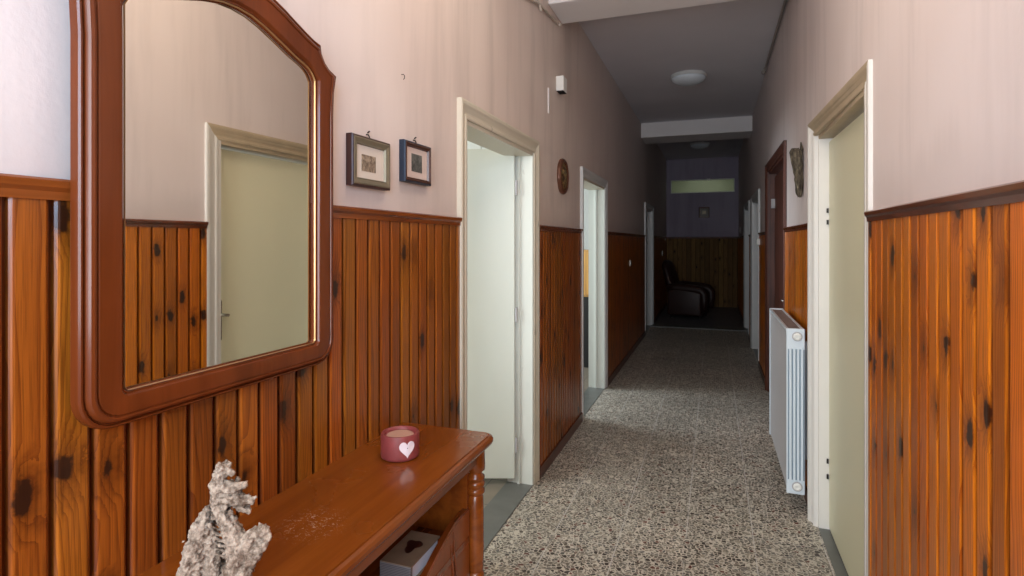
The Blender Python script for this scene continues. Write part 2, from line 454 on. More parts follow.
# door 1 : left, open leaf turned square to the view
d = thing('door_1', kind='structure')
casing(d, 'L', *DL[0], M_cas, db=.6); jambs(d, 'L', *DL[0], M_jamb, M_cas)
hx, hy = XL-.105, DL[0][1]-.04
leaf = thing('leaf_pivot', loc=(hx, hy, 0), rz=0)
bpy.data.objects.remove(leaf)
bm = boxm(-1.0, 0, -.02, .02, .045, 2.068)
lf = obj('door_leaf', bm, M_leaf, d, loc=(hx, hy, 0), rot=(0, 0, TH), bevel=.003)
hb = handle_bm(-1, 1)
hd = obj('door_handle', hb, M_chrome, lf, loc=(-.93, -.02, 1.0), rot=(0, 0, PI/2))
for z in (.25, 1.05, 1.83):
    bm = bmesh.new(); lathe(bm, [(.007, z-.045), (.007, z+.045)], 10, 0.010, -.018); obj('hinge', bm, M_radf, lf)
# door 2 : left
d = thing('door_2', kind='structure')
casing(d, 'L', *DL[1], M_casw, db=.6); jambs(d, 'L', *DL[1], M_jamb, M_cas)
lf = obj('door_leaf', boxm(-.02, .02, -.98, 0, .012, 2.02), M_leaf, d, loc=(XL-.165, DL[1][0]+.03, 0), rot=(0, 0, math.radians(-88+180-6)), bevel=.003)
# leaf points into the room from the near jamb
lf.rotation_euler = (0, 0, math.radians(-84))
# door 3 : left far, closed pale leaf
d = thing('door_3', kind='structure')
casing(d, 'L', *DL[2], M_casw); jambs(d, 'L', *DL[2], M_casw)
lf = obj('door_leaf', boxm(XL-.115, XL-.075, DL[2][0]+.022, DL[2][1]-.022, .012, 2.02), M_casw, d, bevel=.003)
obj('door_handle', handle_bm(1, 1), M_chrome, lf, loc=(XL-.075, DL[2][0]+.1, 1.0))
# door 4 : right near, closed green cream leaf
d = thing('door_4', kind='structure')
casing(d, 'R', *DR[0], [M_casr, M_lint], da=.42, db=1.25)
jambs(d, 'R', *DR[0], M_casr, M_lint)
lf = obj('door_leaf', boxm(XR+.042, XR+.072, DR[0][0]+.022, DR[0][1]-.024, .014, 2.018), M_leafr, d, bevel=.003)
obj('door_handle', handle_bm(-1, 1, .05, .022), M_chrome, lf, loc=(XR+.042, DR[0][0]+.044, 1.06))
for z in (.28, .36, 1.60, 1.66):
    bm = bmesh.new(); lathe(bm, [(.005, z-.012), (.005, z+.012)], 10, XR+.035, DR[0][1]-.026); obj('hinge', bm, M_darkm, lf)
# door 5 : right, tall dark brown frame and leaf
d = thing('door_5', kind='structure')
casing(d, 'R', *DR[1], M_brown); jambs(d, 'R', *DR[1], M_brown)
lf = obj('door_leaf', boxm(XR+.045, XR+.085, DR[1][0]+.022, DR[1][1]-.022, .012, 2.14), M_brown, d, bevel=.003)
bm = bmesh.new(); box(bm, XR+.012, XR+.05, DR[1][1]-.06, DR[1][1]-.021, 1.83, 1.92); obj('hinge_plate', bm, M_radf, d, bevel=.002)
obj('door_handle', handle_bm(-1, 1), M_chrome, lf, loc=(XR+.045, DR[1][0]+.1, 1.0))
# doors 6, 7 : right far
for k, q in ((6, DR[2]), (7, DR[3])):
    d = thing('door_%d' % k, kind='structure')
    casing(d, 'R', *q, M_casw); jambs(d, 'R', *q, M_casw)
    lf = obj('door_leaf', boxm(XR+.06, XR+.1, q[0]+.022, q[1]-.022, .012, 2.02), M_casw, d, bevel=.003)
    obj('door_handle', handle_bm(-1, 1), M_chrome, lf, loc=(XR+.06, q[0]+.1, 1.0))

# transom window in far wall
w = thing('window_1', kind='structure')
bm = bmesh.new(); fr = .014
box(bm, TX0, TX1, FAR-.01, FAR+.06, TZ0, TZ0+fr); box(bm, TX0, TX1, FAR-.01, FAR+.06, TZ1-fr, TZ1)
box(bm, TX0, TX0+fr, FAR-.01, FAR+.06, TZ0+fr, TZ1-fr); box(bm, TX1-fr, TX1, FAR-.01, FAR+.06, TZ0+fr, TZ1-fr)
obj('window_frame', bm, M_casw, w)
mg, nt, bs = newmat('transom_glass'); bs.inputs['Transmission Weight'].default_value = 1; bs.inputs['Roughness'].default_value = .12; bs.inputs['IOR'].default_value = 1.1
bs.inputs['Base Color'].default_value = (.85,.92,.80,1)
obj('window_pane', boxm(TX0+fr, TX1-fr, FAR+.02, FAR+.026, TZ0+fr, TZ1-fr), mg, w)
obj('window_catch', boxm(-.16, -.08, FAR-.035, FAR-.01, TZ1-.035, TZ1+.01), M_white, w, bevel=.004)

# ------------------------------------------------------------------ side rooms seen through doors
def room(n, x0, x1, y0, y1, z1, wm, fm, skip=None):
    bm = bmesh.new(); t = .1
    if skip != 'x1': box(bm, x1, x1+t, y0-t, y1+t, 0, z1)
    if skip != 'x0': box(bm, x0-t, x0, y0-t, y1+t, 0, z1)
    if skip != 'y0': box(bm, x0, x1, y0-t, y0, 0, z1)
    box(bm, x0, x1, y1, y1+t, 0, z1); box(bm, x0-t, x1+t, y0-t, y1+t, z1, z1+t)
    tag(obj('wall_room_%d' % n, bm, wm), kind='structure')
    tag(obj('floor_room_%d' % n, boxm(x0, x1, y0, y1, -.1, -.001), fm), kind='structure')
room(1, -4.2, XL-.15, .6, 4.2, 3.0, M_roomw, M_roomf, 'x1')
room(2, -3.6, XL-.15, 4.35, 8.2, 3.0, M_roomw, M_roomf, 'x1')
bm = bmesh.new(); box(bm, XL, XR, FAR+1.6, FAR+1.7, 2.0, 3.6); box(bm, XL, XR, FAR+.12, FAR+1.7, 3.3, 3.4); box(bm, XL, XR, FAR+.12, FAR+1.7, 1.9, 2.0)
box(bm, XL-.1, XL, FAR+.12, FAR+1.7, 1.9, 3.4); box(bm, XR, XR+.1, FAR+.12, FAR+1.7, 1.9, 3.4)
tag(obj('wall_room_3', bm, simple('stair_paint', (.62,.64,.54), .9)), kind='structure')

M_wd = simple('wardrobe_white', (.66,.74,.78), .5, var=.05)
w = thing('wardrobe', 'pale blue white wardrobe standing behind the open cream door', 'wardrobe', (-1.75, 3.92, 0))
obj('carcass', boxm(-.55, .5, -.12, .27, 0, 2.26), M_wd, w, bevel=.004)
obj('cornice', boxm(-.57, .52, -.15, .27, 2.26, 2.335), M_wd, w, bevel=.01)
for i in range(3):
    dr = obj('door', boxm(-.545+i*.35, -.20+i*.35, -.14, -.12, .08, 2.24), M_roomw, w, bevel=.003)
    obj('knob', lathe(bmesh.new(), [(0, 0), (.01, 0), (.014, .012), (0, .02)], 12), M_chrome, dr, loc=(-.23+i*.35, -.14, 1.05), rot=(PI/2, 0, 0))
M_or = fine_wood('orange_cabinet', (.42,.20,.05), (.62,.34,.09), 2)
w = thing('cabinet', 'honey orange wooden cabinet with a dark base in the second left room', 'cabinet', (-1.60, 6.9, 0))
obj('upper_cupboard', boxm(-.35, .36, -.3, .3, .84, 1.4), M_or, w, bevel=.005)
obj('base_cupboard', boxm(-.35, .36, -.3, .3, .0, .84), M_black, w, bevel=.005)
for i in range(2):
    dr = obj('door', boxm(-.34+i*.35, -.0+i*.35, -.315, -.3, .86, 1.38), M_or, w, bevel=.004)
    obj('knob', lathe(bmesh.new(), [(0, 0), (.01, 0), (.013, .012), (0, .02)], 12), M_chrome, dr, loc=(-.03+i*.07, -.315, 1.1), rot=(PI/2, 0, 0))

# ------------------------------------------------------------------ mirror
def mirror():
    cy = .985
    # right half outlines (dy, z) bottom centre -> up right side -> top centre
    zb, hw = 1.168, .343
    outer = [(0, zb), (.12, zb), (.24, zb)]
    for i in range(7):
        a = -PI/2+i*PI/12; outer.append((hw-.062+.062*math.cos(a), zb+.062+.062*math.sin(a)))
    outer += [(hw, 1.45), (hw, 1.70), (hw, 1.86), (hw+.003, 1.925), (hw+.014, 1.975), (.325, 1.986), (.306, 2.000), (.291, 2.022), (.288, 2.044), (.262, 2.049), (.235, 2.058), (.195, 2.073), (.150, 2.091), (.110, 2.104), (.060, 2.114), (0, 2.118)]
    zi, iw = 1.232, .256
    inner = [(0, zi), (.12, zi), (.21, zi)]
    for i in range(7):
        a = -PI/2+i*PI/12; inner.append((iw-.008+.008*math.cos(a), zi+.008+.008*math.sin(a)))
    inner += [(iw, 1.45), (iw, 1.70), (iw, 1.84), (iw, 1.89), (iw, 1.935), (.252, 1.944), (.245, 1.953), (.236, 1.960), (.222, 1.966), (.200, 1.973), (.175, 1.981), (.145, 1.993), (.108, 2.007), (.078, 2.018), (.040, 2.028), (0, 2.031)]
    assert len(outer) == len(inner), (len(outer), len(inner))
    def full(h): return [(cy+a, z) for a, z in h]+[(cy-a, z) for a, z in h[-2:0:-1]]
    O, I = full(outer), full(inner)
    cy = .980
    O = [(cy+(y-.985)*.985, 1.5+(z-1.5)*(.985 if z > 1.5 else 1.004)) for y, z in O]; I = [(cy+(y-.985)*1.0, 1.5+(z-1.5)*(.985 if z > 1.5 else 1.004)) for y, z in I]
    prof = [(0, 0), (0, .012), (.015, .017), (.05, .020), (.09, .020), (.12, .016), (.135, .016), (.15, .022), (.20, .027), (.26, .029), (.30, .0285), (.32, .025), (.34, .025), (.36, .028), (.60, .029), (.84, .027), (.87, .024), (.885, .019), (.93, .019), (.945, .014), (1.0, .009)]
    xb = XL+.028
    root = thing('wall_mirror', 'large arched wall mirror in a glossy red brown carved wooden frame', 'mirror', (xb, cy, zb))
    loops = []
    for t, dpt in prof:
        loops.append([(dpt, o[0]*(1-t)+i[0]*t-cy, o[1]*(1-t)+i[1]*t-zb) for o, i in zip(O, I)])
    bm = bmesh.new(); sweep_yz(bm, loops)
    fr = obj('mirror_frame', bm, M_mirror_wood, root, smooth=True)
    md = fr.modifiers.new('es', 'EDGE_SPLIT'); md.split_angle = math.radians(28)
    bm = bmesh.new(); vs = [bm.verts.new((.008, p[0]-cy, p[1]-zb)) for p in I]
    f = bm.faces.new(vs)
    m, nt, b = newmat('mirror_glass'); b.inputs['Metallic'].default_value = 1; b.inputs['Roughness'].default_value = .015
    b.inputs['Base Color'].default_value = (.80, .78, .72, 1)
    obj('mirror_glass', bm, m, root)
    # gilt slip
    loops = []
    for t, dpt in ((.955, .0145), (.965, .0175), (.975, .0175), (.985, .0135)):
        loops.append([(dpt+.003, o[0]*(1-t)+i[0]*t-cy, o[1]*(1-t)+i[1]*t-zb) for o, i in zip(O, I)])
    bm = bmesh.new(); sweep_yz(bm, loops)
    obj('gilt_slip', bm, simple('gilt', (.45,.25,.10), .3, .7), root)
mirror()

# ------------------------------------------------------------------ console table
TZ = .86; TX0_, TX1_ = XL+.014, -.684; TY0, TY1 = .42, 1.757
t = thing('console_table', 'glossy orange brown wooden console table with turned legs under the mirror', 'table', ((TX0_+TX1_)/2, (TY0+TY1)/2, 0))
ox, oy = t.location.x, t.location.y
lx, ly = -.738, 1.70
def loc(bm):
    bmesh.ops.translate(bm, verts=bm.verts, vec=(-ox, -oy, 0)); return bm
def tabletop():
    r = .045; bm = bmesh.new()
    def outline(ins):
        x0, x1, y0, y1 = TX0_, TX1_-ins, TY0+ins, TY1-ins; rr = max(.008, r-ins); pts = [(x0, y0)]
        for cx, cy, a0 in ((x1-rr, y0+rr, -PI/2), (x1-rr, y1-rr, 0)):
            for i in range(9):
                a = a0+i*PI/16; pts.append((cx+rr*math.cos(a), cy+rr*math.sin(a)))
        pts.append((x0, y1)); return pts
    prof = [(.018, TZ), (.0165, TZ-.0035), (.0135, TZ-.0035), (.012, TZ-.0008), (.004, TZ-.003), (0, TZ-.010), (0, TZ-.018), (.004, TZ-.026), (.010, TZ-.031), (.018, TZ-.034), (.026, TZ-.040), (.030, TZ-.046)]
    vs = [[bm.verts.new((x, y, z)) for x, y in outline(i)] for i, z in prof]
    for a, b in zip(vs, vs[1:]):
        for i in range(len(a)): bm.faces.new((a[i], a[(i+1) % len(a)], b[(i+1) % len(a)], b[i]))
    bm.faces.new(vs[0]); bm.faces.new(vs[-1]); return bm
# top with faint white scuffs
mt, nt, b = newmat('table_top_wood'); n = N(nt)
P = n.sep(n.pos())
g = n.noise(n.xyz(n.m('MULTIPLY', P[0], 24.), n.m('MULTIPLY', P[1], 1.6), 0.), 1., 4, .6, .5)[0]
c = n.mix(n.step(g, .3, .72), (.165,.038,.004), (.225,.056,.006))
dd = n.node('ShaderNodeVectorMath', operation='DISTANCE'); n.put(dd.inputs[0], n.xyz(P[0], P[1], 0.)); dd.inputs[1].default_value = (-.855, 1.045, 0)
sc = n.noise(n.pos(), 130, 4, .7, 1.)[0]
msk = n.m('MULTIPLY', n.m('SUBTRACT', 1., n.step(dd.outputs['Value'], .02, .10)), n.step(sc, .56, .66))
c = n.mix(n.m('MULTIPLY', msk, .6), c, (.62,.47,.33))
nt.links.new(c, b.inputs['Base Color'])
nt.links.new(n.m('MULTIPLY_ADD', n.noise(n.pos(), 7, 3)[0], .18, .16), b.inputs['Roughness'])
b.inputs['Coat Weight'].default_value = .3; b.inputs['Coat Roughness'].default_value = .08; b.inputs['Specular IOR Level'].default_value = .35
obj('tabletop', loc(tabletop()), mt, t)
ax = -.722
bm = bmesh.new(); box(bm, ax-.02, ax, TY0+.085, ly-.024, .778, TZ-.044)
box(bm, TX0_, ax-.02, TY0+.05, TY0+.07, .778, TZ-.044); box(bm, TX0_, ax-.02, TY1-.07, TY1-.05, .778, TZ-.044)
obj('apron', loc(bm), M_table, t, bevel=.002)
legp = [(.0, 0), (.016, 0), (.020, .02), (.024, .05), (.018, .075), (.022, .09), (.024, .11), (.019, .12), (.021, .20), (.0235, .33), (.0240, .385), (.019, .392), (.028, .402), (.028, .412), (.021, .420), (.0265, .428), (.0275, .50), (.027, .60), (.0255, .664), (.022, .670), (.030, .678), (.030, .688), (.0245, .694), (.030, .702), (.030, .711), (.0245, .717), (.030, .724), (.030, .730), (.021, .738), (.021, .744), (.0305, .752), (.031, .770), (.0295, .816)]

for y in (TY0+.055, ly):
    obj('leg', loc(lathe(bmesh.new(), legp, 32, lx, y)), M_table, t, smooth=True).modifiers.new('es', 'EDGE_SPLIT').split_angle = math.radians(55)
for y in (TY0+.055, ly):
    obj('leg', loc(boxm(TX0_+.002, TX0_+.04, y-.02, y+.02, 0, TZ-.044)), M_table, t, bevel=.003)
# side panels, shelf, shaped front panel
for y in (TY0+.055, ly-.03):
    obj('side_panel', loc(boxm(TX0_+.03, lx-.014, y-.008, y+.008, .20, .80)), M_table, t)
obj('shelf', loc(boxm(TX0_, -.745, TY0+.06, ly-.035, .528, .548)), M_tabled, t)
obj('back_panel', loc(boxm(TX0_, TX0_+.008, TY0+.06, ly-.03, .20, .80)), M_table, t)
obj('bottom_shelf', loc(boxm(TX0_, -.745, TY0+.06, ly-.035, .20, .22)), M_tabled, t)
def front_z(y):
    h = [(1.68, .634), (1.62, .636), (1.567, .634), (1.51, .617), (1.46, .602), (1.40, .577), (1.34, .562), (1.24, .556), (1.15, .553)]
    m = (TY0+1.755)/2
    yy = m+abs(y-m)
    for (a, za), (b2, zb) in zip(h, h[1:]):
        if yy >= b2: return zb+(za-zb)*min(1, max(0, (yy-b2)/(a-b2)))
    return .555
bm = bmesh.new(); ys = [TY0+.085+i*(ly-.03-TY0-.085)/60 for i in range(61)]
fr_, bk_ = -.747, -.768
top = [[bm.verts.new((x, y, front_z(y)-dz)) for y in ys] for x, dz in ((bk_, 0), (fr_-.004, 0), (fr_, .004))]
botf = [bm.verts.new((fr_, y, .20)) for y in ys]; botb = [bm.verts.new((bk_, y, .20)) for y in ys]
rows = [botb]+top+[botf]
for a, b2 in zip(rows, rows[1:]):
    for i in range(60): bm.faces.new((a[i], a[i+1], b2[i+1], b2[i])).material_index = 1 if (a is top[0] or a is top[1]) else 0
for i in range(60): bm.faces.new((botf[i], botf[i+1], botb[i+1], botb[i]))
bm.faces.new([r[0] for r in rows]); bm.faces.new([r[-1] for r in rows])
fp = obj('front_panel', loc(bm), [M_tablev, M_tabled], t)
# carved leaf mouldings on the panel
for yc, s in ((1.52, 1), (TY0+.24, -1)):
    bm = bmesh.new()
    for k, (w0, h0) in enumerate(((.0, 0), (.018, .0))):
        pts = [(fr_+.001, yc+s*(.05-w0), .30), (fr_+.003, yc+s*(.055-w0), .42), (fr_+.003, yc+s*(.035-w0), .54), (fr_+.001, yc+s*(.028-w0), .615-.03*k)]
        tube(bm, pts, [.002, .0025, .0025, .001], 8)
    obj('carving', loc(bm), M_tabled, fp)

# photo album on shelf
bk = thing('photo_album', 'thick brown album with pale pages and ribbed spine on the table shelf', 'book', (-.838, 1.455, .549))
M_cover = simple('album_cover', (.23,.16,.105), .5, var=.3, scale=25)
M_page = simple('album_pages', (.75,.80,.92), .7, var=.08, scale=60)
mr, nt, b = newmat('ribbed_spine'); n = N(nt); P = n.sep(n.obj())
wv = n.m('ABSOLUTE', n.m('SINE', n.m('MULTIPLY', P[0], 900.))); wz = n.m('ABSOLUTE', n.m('SINE', n.m('MULTIPLY', P[2], 700.)))
nt.links.new(n.mix(n.m('MULTIPLY', wv, wz), (.03,.03,.035), (.30,.28,.29)), b.inputs['Base Color']); b.inputs['Roughness'].default_value = .6
obj('page_block', boxm(-.045, .044, -.078, .082, .004, .046), M_page, bk)
bm = bmesh.new(); box(bm, -.05, .05, -.088, .088, 0, .004); box(bm, -.05, .05, -.088, .088, .046, .051)
cv = obj('cover', bm, M_cover, bk, bevel=.001)
obj('spine', boxm(-.05, .05, -.090, -.078, .002, .049), mr, bk, bevel=.003)
bm = bmesh.new(); vs = []
for i in range(24):
    a = 2*PI*i/24; r = 1+.25*math.sin(3*a)+.12*math.sin(5*a+1)
    vs.append(bm.verts.new((.0+.022*r*math.cos(a), .01+.034*r*math.sin(a), .0514)))
bm.faces.new(vs)
obj('cover_emblem', bm, simple('emblem_dark', (.035,.008,.005), .35), cv)

# ------------------------------------------------------------------ candle
cd = thing('candle', 'round dark pink candle with a white heart on the tabletop', 'candle', (-.881, 1.465, TZ+.0005))
M_wax = simple('pink_wax', (.23,.042,.040), .5, var=.4, scale=30)
M_wax.node_tree.nodes['Principled BSDF'].inputs['Subsurface Weight'].default_value = .15
M_wax.node_tree.nodes['Principled BSDF'].inputs['Subsurface Radius'].default_value = (.02, .008, .006)
obj('wax_body', lathe(bmesh.new(), [(0, 0), (.050, 0), (.0555, .004), (.0565, .010), (.0565, .068), (.055, .072), (.051, .073), (.047, .070), (.046, .064), (0, .061)], 48), M_wax, cd, smooth=True).modifiers.new('es', 'EDGE_SPLIT').split_angle = math.radians(50)
obj('wax_pool', lathe(bmesh.new(), [(0, .0668), (.034, .0668), (.040, .064), (0, .0635)], 32), simple('pale_wax', (.52,.30,.22), .35, var=.1), cd)
# heart wrapped on the cylinder
bm = bmesh.new(); R = .0585; ca = math.atan2(-1.465, .881)+.36
fv = []; bv = []
for i in range(40):
    tt = 2*PI*i/40
    hxx = 16*math.sin(tt)**3; hy_ = 13*math.cos(tt)-5*math.cos(2*tt)-2*math.cos(3*tt)-math.cos(4*tt)
    xx = hxx*.00150; zz = .039+hy_*.00165
    a = ca+xx/R
    fv.append(bm.verts.new((R*math.cos(a), R*math.sin(a), zz))); bv.append(bm.verts.new(((R-.003)*math.cos(a), (R-.003)*math.sin(a), zz)))
ct = bm.verts.new((R*math.cos(ca)*1.005, R*math.sin(ca)*1.005, .037))
for i in range(40):
    j = (i+1) % 40; bm.faces.new((fv[i], fv[j], ct)); bm.faces.new((fv[i], fv[j], bv[j], bv[i]))
ht = obj('heart', bm, simple('heart_white', (.78,.68,.70), .6, var=.05), cd)
bm = bmesh.new(); bmesh.ops.create_icosphere(bm, subdivisions=1, radius=.0016); bmesh.ops.translate(bm, verts=bm.verts, vec=((R+.001)*math.cos(ca), (R+.001)*math.sin(ca), .041))
obj('heart_pin', bm, M_black, ht)

# ------------------------------------------------------------------ coral-like driftwood root on table
def capsule(bm, p, q, r0, r1):
    p, q = Vector(p), Vector(q); n_ = max(2, int((q-p).length/(min(r0, r1)*.5))+1)
    for i in range(n_):
        f = i/(n_-1); c = p.lerp(q, f); r = r0*(1-f)+r1*f
        mtx = Matrix.Translation(c)
        bmesh.ops.create_icosphere(bm, subdivisions=1, radius=r, matrix=mtx)
K = 1.028/562
def dp(px, py, dep=0): return ((px-225)*K, dep*K, (592-py)*K)
bm = bmesh.new()
def chain(pts):
    for (a, ra), (b2, rb2) in zip(pts, pts[1:]): capsule(bm, dp(*a), dp(*b2), ra*K, rb2*K)
chain([((207, 512, 4), 6), ((199, 530, 2), 10), ((194, 555, 0), 13), ((192, 578, 0), 12)])
chain([((205, 530, 4), 8), ((208, 560, 8), 13), ((210, 580, 6), 12)])
chain([((193, 545, -6), 6), ((188, 578, -8), 9)])
chain([((221, 470, 0), 7), ((216, 486, 0), 8), ((218, 505, 0), 9), ((228, 524, 0), 10), ((237, 545, 0), 13), ((238, 565, 0), 14), ((232, 579, 0), 13)])
chain([((224, 472, 0), 6), ((231, 473, -2), 4)])
chain([((224, 488, 0), 8), ((236, 488, -3), 7), ((246, 484, -4), 4)])
chain([((226, 500, 0), 8), ((240, 498, -3), 8), ((253, 501, -4), 4), ((257, 496, -4), 2.5)])
chain([((236, 505, 2), 7), ((247, 512, 0), 4)])
chain([((242, 548, 0), 11), ((254, 534, -2), 8), ((264, 530, -3), 7), ((268, 536, -3), 5)])
chain([((250, 560, 0), 10), ((262, 546, -2), 6), ((267, 538, -2), 5)])
chain([((246, 572, -4), 9), ((225, 578, 12), 12)])
for i in range(9):
    yy = 514+i*5.5; chain([((206+i*1.2, yy-2, 2), 1.7), ((226+i*1.6, yy+4, -1), 1.7)])
rnd = random.Random(3)
base_pts = [((207,520),9),((197,545),13),((194,575),13),((221,472),8),((217,492),9),((232,490),9),((245,500),8),((226,515),10),((238,550),14),((236,572),14),((262,536),8),((208,565),13)]
for _ in range(150):
    (px, py), r = rnd.choice(base_pts); a = rnd.uniform(0, 2*PI); e = rnd.uniform(.7, .95)
    c = (px+math.cos(a)*r*e, min(580, py+math.sin(a)*r*e), rnd.uniform(-r, r)*.8)
    capsule(bm, dp(*c), dp(c[0]+rnd.uniform(-2, 2), c[1]-rnd.uniform(0, 4), c[2]), rnd.uniform(1.3, 3.0)*K, rnd.uniform(1., 2.2)*K)
md_, nt, b = newmat('bleached_root'); n = N(nt)
a1 = n.noise(n.obj(), 90, 5, .65)[0]; a2 = n.noise(n.obj(), 25, 3)[0]
geo = n.node('ShaderNodeNewGeometry')
c = n.mix(n.step(n.m('ADD', n.m('MULTIPLY', a1, .6), n.m('MULTIPLY', a2, .4)), .38, .62), (.13,.085,.055), (.50,.395,.30))
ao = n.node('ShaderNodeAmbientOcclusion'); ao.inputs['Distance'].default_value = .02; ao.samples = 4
c = n.mix(1., c, ao.outputs['Color'], 'MULTIPLY')  # crevice shade multiplied into the root colour
nt.links.new(c, b.inputs['Base Color']); b.inputs['Roughness'].default_value = .9
nt.links.new(n.bump(a1, .6, .004), b.inputs['Normal'])
dw = obj('coral_root', bm, md_, None, loc=(-.841, .79, TZ+.001), rot=(0, 0, TH), smooth=True)
tag(dw, 'gnarled bleached coral-like root standing at the near end of the tabletop', 'ornament')
rm = dw.modifiers.new('rm', 'REMESH'); rm.mode = 'VOXEL'; rm.voxel_size = .0017; rm.use_smooth_shade = True
for s, st in ((.012, .010), (.005, .0055)):
    tx = bpy.data.textures.new('cl', 'CLOUDS'); tx.noise_scale = s; tx.noise_depth = 3
    dm = dw.modifiers.new('d', 'DISPLACE'); dm.texture = tx; dm.strength = st; dm.mid_level = .55

# ------------------------------------------------------------------ wall pictures
def art_mat(name, bg, fg, scale):
    m, nt, b = newmat(name); n = N(nt)
    a = n.noise(n.obj(), scale, 4, .6, .8)[0]
    nt.links.new(n.ramp(a, [(.35, fg), (.5, tuple((p+q)/2 for p, q in zip(bg, fg))), (.62, bg)]), b.inputs['Base Color']); b.inputs['Roughness'].default_value = .3
    return m
def picture(y0, y1, z0, z1, fm, sm, fw, mat_c, art, label, hook, art_box):
    x = XL+.001; cy, cz = (y0+y1)/2, (z0+z1)/2
    r = thing('framed_picture', label, 'picture', (x, cy, cz), group='small framed pictures on the left wall')
    W, H = (y1-y0)/2, (z1-z0)/2
    def rect(w, h, d): return [(d, -w, -h), (d, w, -h), (d, w, h), (d, -w, h)]
    bm = bmesh.new(); sweep_yz(bm, [rect(W, H, 0), rect(W, H, .020), rect(W-.003, H-.003, .024), rect(W-.008, H-.008, .024)])
    obj('frame_edge', bm, sm, r)
    bm = bmesh.new(); sweep_yz(bm, [rect(W-.006, H-.006, .0245), rect(W-.010, H-.010, .026), rect(W-fw+.006, H-fw+.006, .021), rect(W-fw+.003, H-fw+.003, .022), rect(W-fw, H-fw, .014)])
    obj('frame_face', bm, fm, r)
    obj('mount', boxm(.006, .0145, -(W-fw), W-fw, -(H-fw), H-fw), mat_c, r)
    a0, a1, b0, b1 = art_box
    obj('print', boxm(.0146, .0155, a0-cy, a1-cy, b0-cz, b1-cz), art, r)
    bm = bmesh.new(); tube(bm, [(0, 0, H+.014), (.008, 0, H+.012), (.012, 0, H+.004), (.010, .003, H-.002)], .0022, 8)
    tube(bm, [(.006, -.003, H+.018), (.012, .001, H+.024)], .0025, 8)
    obj('hook', bm, M_darkm, r)
M_olive = simple('olive_gilt', (.20,.165,.105), .4, .3, .2, 30)
M_redb = simple('red_brown_edge', (.045,.014,.010), .4)
M_blue = simple('blue_edge', (.012,.022,.040), .4)
M_brf = simple('dark_brown_frame', (.075,.028,.015), .35)
M_mount = simple('mount_cream', (.66,.57,.47), .8, var=.02)
M_mount2 = simple('mount_pink', (.62,.49,.42), .8, var=.02)
picture(1.436, 1.648, 1.672, 1.830, M_olive, M_redb, .028, M_mount, art_mat('print_sepia', (.42,.32,.22), (.10,.065,.04), 55), 'framed small sepia print in a wide olive frame, nearer the mirror', True, (1.495, 1.572, 1.722, 1.774))
picture(1.743, 1.940, 1.714, 1.863, M_brf, M_blue, .020, M_mount2, art_mat('print_grey', (.16,.16,.14), (.04,.04,.035), 40), 'framed small grey print in a dark brown frame with blue edge', True, (1.803, 1.880, 1.757, 1.822))

def small_wall_box(name, cat, label, x, y, z, sx, sy, sz, side, mat, parts=True):
    s = 1 if side == 'L' else -1
    r = thing(name, label, cat, (x, y, z), group='small white switches along the corridor')
    obj('plate', boxm(*sorted((0, s*sx*.6)), -sy, sy, -sz, sz), mat, r, bevel=.002)
    obj('rocker', boxm(*sorted((s*sx*.6, s*sx)), -sy*.45, sy*.45, -sz*.6, sz*.6), mat, r, bevel=.001)
small_wall_box('light_switch', 'switch', 'small white switch on dark panelling beyond the second left door', XL+.012, 7.49, 1.217, .012, .04, .04, 'L', M_white)
small_wall_box('light_switch', 'switch', 'small white switch on left panelling beside the dark armchair', XL+.012, 12.35, 1.25, .012, .04, .06, 'L', M_white)
small_wall_box('light_switch', 'switch', 'tiny pale switch high on left panelling near the end wall', XL+.012, 13.1, 1.545, .012, .03, .03, 'L', M_white)
small_wall_box('light_switch', 'switch', 'small white switch above right panelling near the end wall', XR, 12.68, 1.74, .012, .04, .06, 'R', M_white)
r = thing('door_chime', 'small white box on the right wall beside the second white door frame', 'box', (XR, 7.22, 1.495))
obj('housing', boxm(-.05, 0, -.03, .03, -.035, .035), M_white, r, bevel=.006)
obj('grille', boxm(-.052, -.05, -.02, .02, -.025, .01), M_radf, r)

# alarm sounder
r = thing('alarm_sounder', 'small white box high on the left wall above the first two doors', 'alarm', (XL, 3.9, 2.62))
obj('housing', boxm(0, .055, -.05, .05, -.052, .052), M_white, r, bevel=.004)
obj('underside', boxm(.004, .051, -.046, .046, -.056, -.052), M_black, r)
tag(obj('cover_strip', boxm(XL, XL+.006, 3.64, 3.665, 2.366, 2.535), M_beam, bevel=.001), 'thin pale vertical strip on the left wall beside the white alarm box', 'strip')
bm = bmesh.new(); tube(bm, [(XL, 1.76, 2.098), (XL+.008, 1.76, 2.098), (XL+.012, 1.761, 2.092), (XL+.011, 1.762, 2.084), (XL+.006, 1.762, 2.080)], .0013, 8)
tag(obj('wall_hook', bm, M_darkm), 'tiny bare metal hook in the pink wall above the two small pictures', 'hook')

